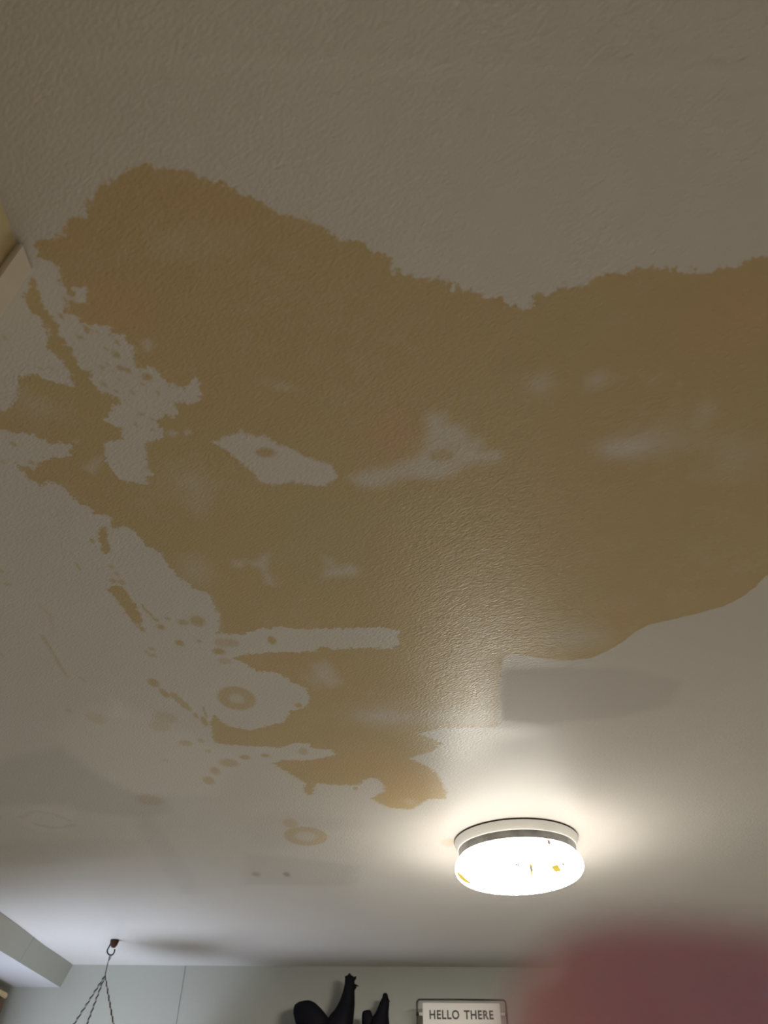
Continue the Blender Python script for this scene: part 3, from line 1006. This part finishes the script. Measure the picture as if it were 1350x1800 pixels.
# ================================================================== THE PHOTOGRAPHER'S HAND, A FINGERTIP ACROSS THE LENS
sk, nt, b = new_mat('skin')
b.inputs['Base Color'].default_value = (.86, .50, .78, 1)
b.inputs['Roughness'].default_value = .5
b.inputs['Subsurface Weight'].default_value = .8
b.inputs['Subsurface Radius'].default_value = (1.0, .35, .35)
b.inputs['Subsurface Scale'].default_value = .008
tc = nt.nodes.new('ShaderNodeTexCoord')
nz = nt.nodes.new('ShaderNodeTexNoise')
nz.inputs['Scale'].default_value = 900
bp = nt.nodes.new('ShaderNodeBump')
bp.inputs['Strength'].default_value = .15
bp.inputs['Distance'].default_value = .0005
nt.links.new(tc.outputs['Object'], nz.inputs['Vector'])
nt.links.new(nz.outputs[0], bp.inputs['Height'])
nt.links.new(bp.outputs[0], b.inputs['Normal'])


def cam_pt(r, u, f):
    return EYE + RIGHT * r + UP * u + FWD * f


# joints in the frame of the phone: right, up, forward (metres); the hand wraps the phone from the lower right, behind the frame
HAND = {
    'wrist': (.060, -.235, -.035), 'palm': (.062, -.185, -.030), 'heel': (.050, -.205, -.034),
}
verts, edges, radii = [], [], []


def jv(p, r):
    verts.append(cam_pt(*p))
    radii.append(r)
    return len(verts) - 1


palm = jv((.088, -.066, -.004), .021)
palm2 = jv((.094, -.098, -.012), .023)
wrist = jv((.104, -.142, -.024), .021)
arm = jv((.125, -.24, -.06), .031)
arm2 = jv((.155, -.36, -.11), .039)
edges += [(palm, palm2), (palm2, wrist), (wrist, arm), (arm, arm2)]


def chain(start, pts):
    a = start
    for p, r in pts:
        k = jv(p, r)
        edges.append((a, k))
        a = k
    return a


# index finger: comes round the camera's right edge and lies across the lens
chain(palm, [((.082, -.044, .018), .0128), ((.062, -.0475, .041), .0102), ((.040, -.0440, .0465), .0099), ((.0190, -.0396, .0460), .0098), ((.0112, -.0392, .0450), .0087), ((.0082, -.0392, .0446), .0044)])
# the other fingers curl round the same edge, lower down
chain(palm, [((.083, -.062, .020), .0126), ((.060, -.064, .042), .0102), ((.036, -.0635, .0465), .0098), ((.012, -.0630, .0445), .0088), ((.008, -.0628, .0440), .0045)])
chain(palm2, [((.084, -.083, .016), .0122), ((.062, -.0805, .039), .0098), ((.040, -.0800, .0435), .0092), ((.019, -.0795, .0420), .0083), ((.015, -.0793, .0415), .0042)])
chain(palm2, [((.086, -.102, .010), .0112), ((.068, -.1005, .031), .0088), ((.050, -.1000, .0360), .0080), ((.034, -.0996, .0350), .0072), ((.031, -.0994, .0348), .0038)])
chain(palm2, [((.088, -.082, -.036), .0142), ((.074, -.056, -.045), .0118), ((.056, -.036, -.044), .0105), ((.040, -.024, -.040), .0092), ((.036, -.021, -.039), .0048)])
me = bpy.data.meshes.new('hand')
me.from_pydata(verts, edges, [])
hand = bpy.data.objects.new('hand', me)
C.objects.link(hand)
md = hand.modifiers.new('skin', 'SKIN')
md.use_smooth_shade = True
md.branch_smoothing = .6
for i, v in enumerate(me.skin_vertices[0].data):
    v.radius = (radii[i] * 1.42, radii[i] * 1.42)
    v.use_root = (i == palm2)
hand.modifiers.new('sub', 'SUBSURF').levels = 2
hand.modifiers['sub'].render_levels = 2
dg = bpy.context.evaluated_depsgraph_get()
hm = bpy.data.meshes.new_from_object(hand.evaluated_get(dg))
hand.modifiers.clear()
hand.data = hm
hm.name = 'hand'
hm.materials.clear()
hm.materials.append(sk)
hand['label'] = 'out-of-focus pink fingertip of the hand holding the camera, across the lower right corner'
hand['category'] = 'hand'
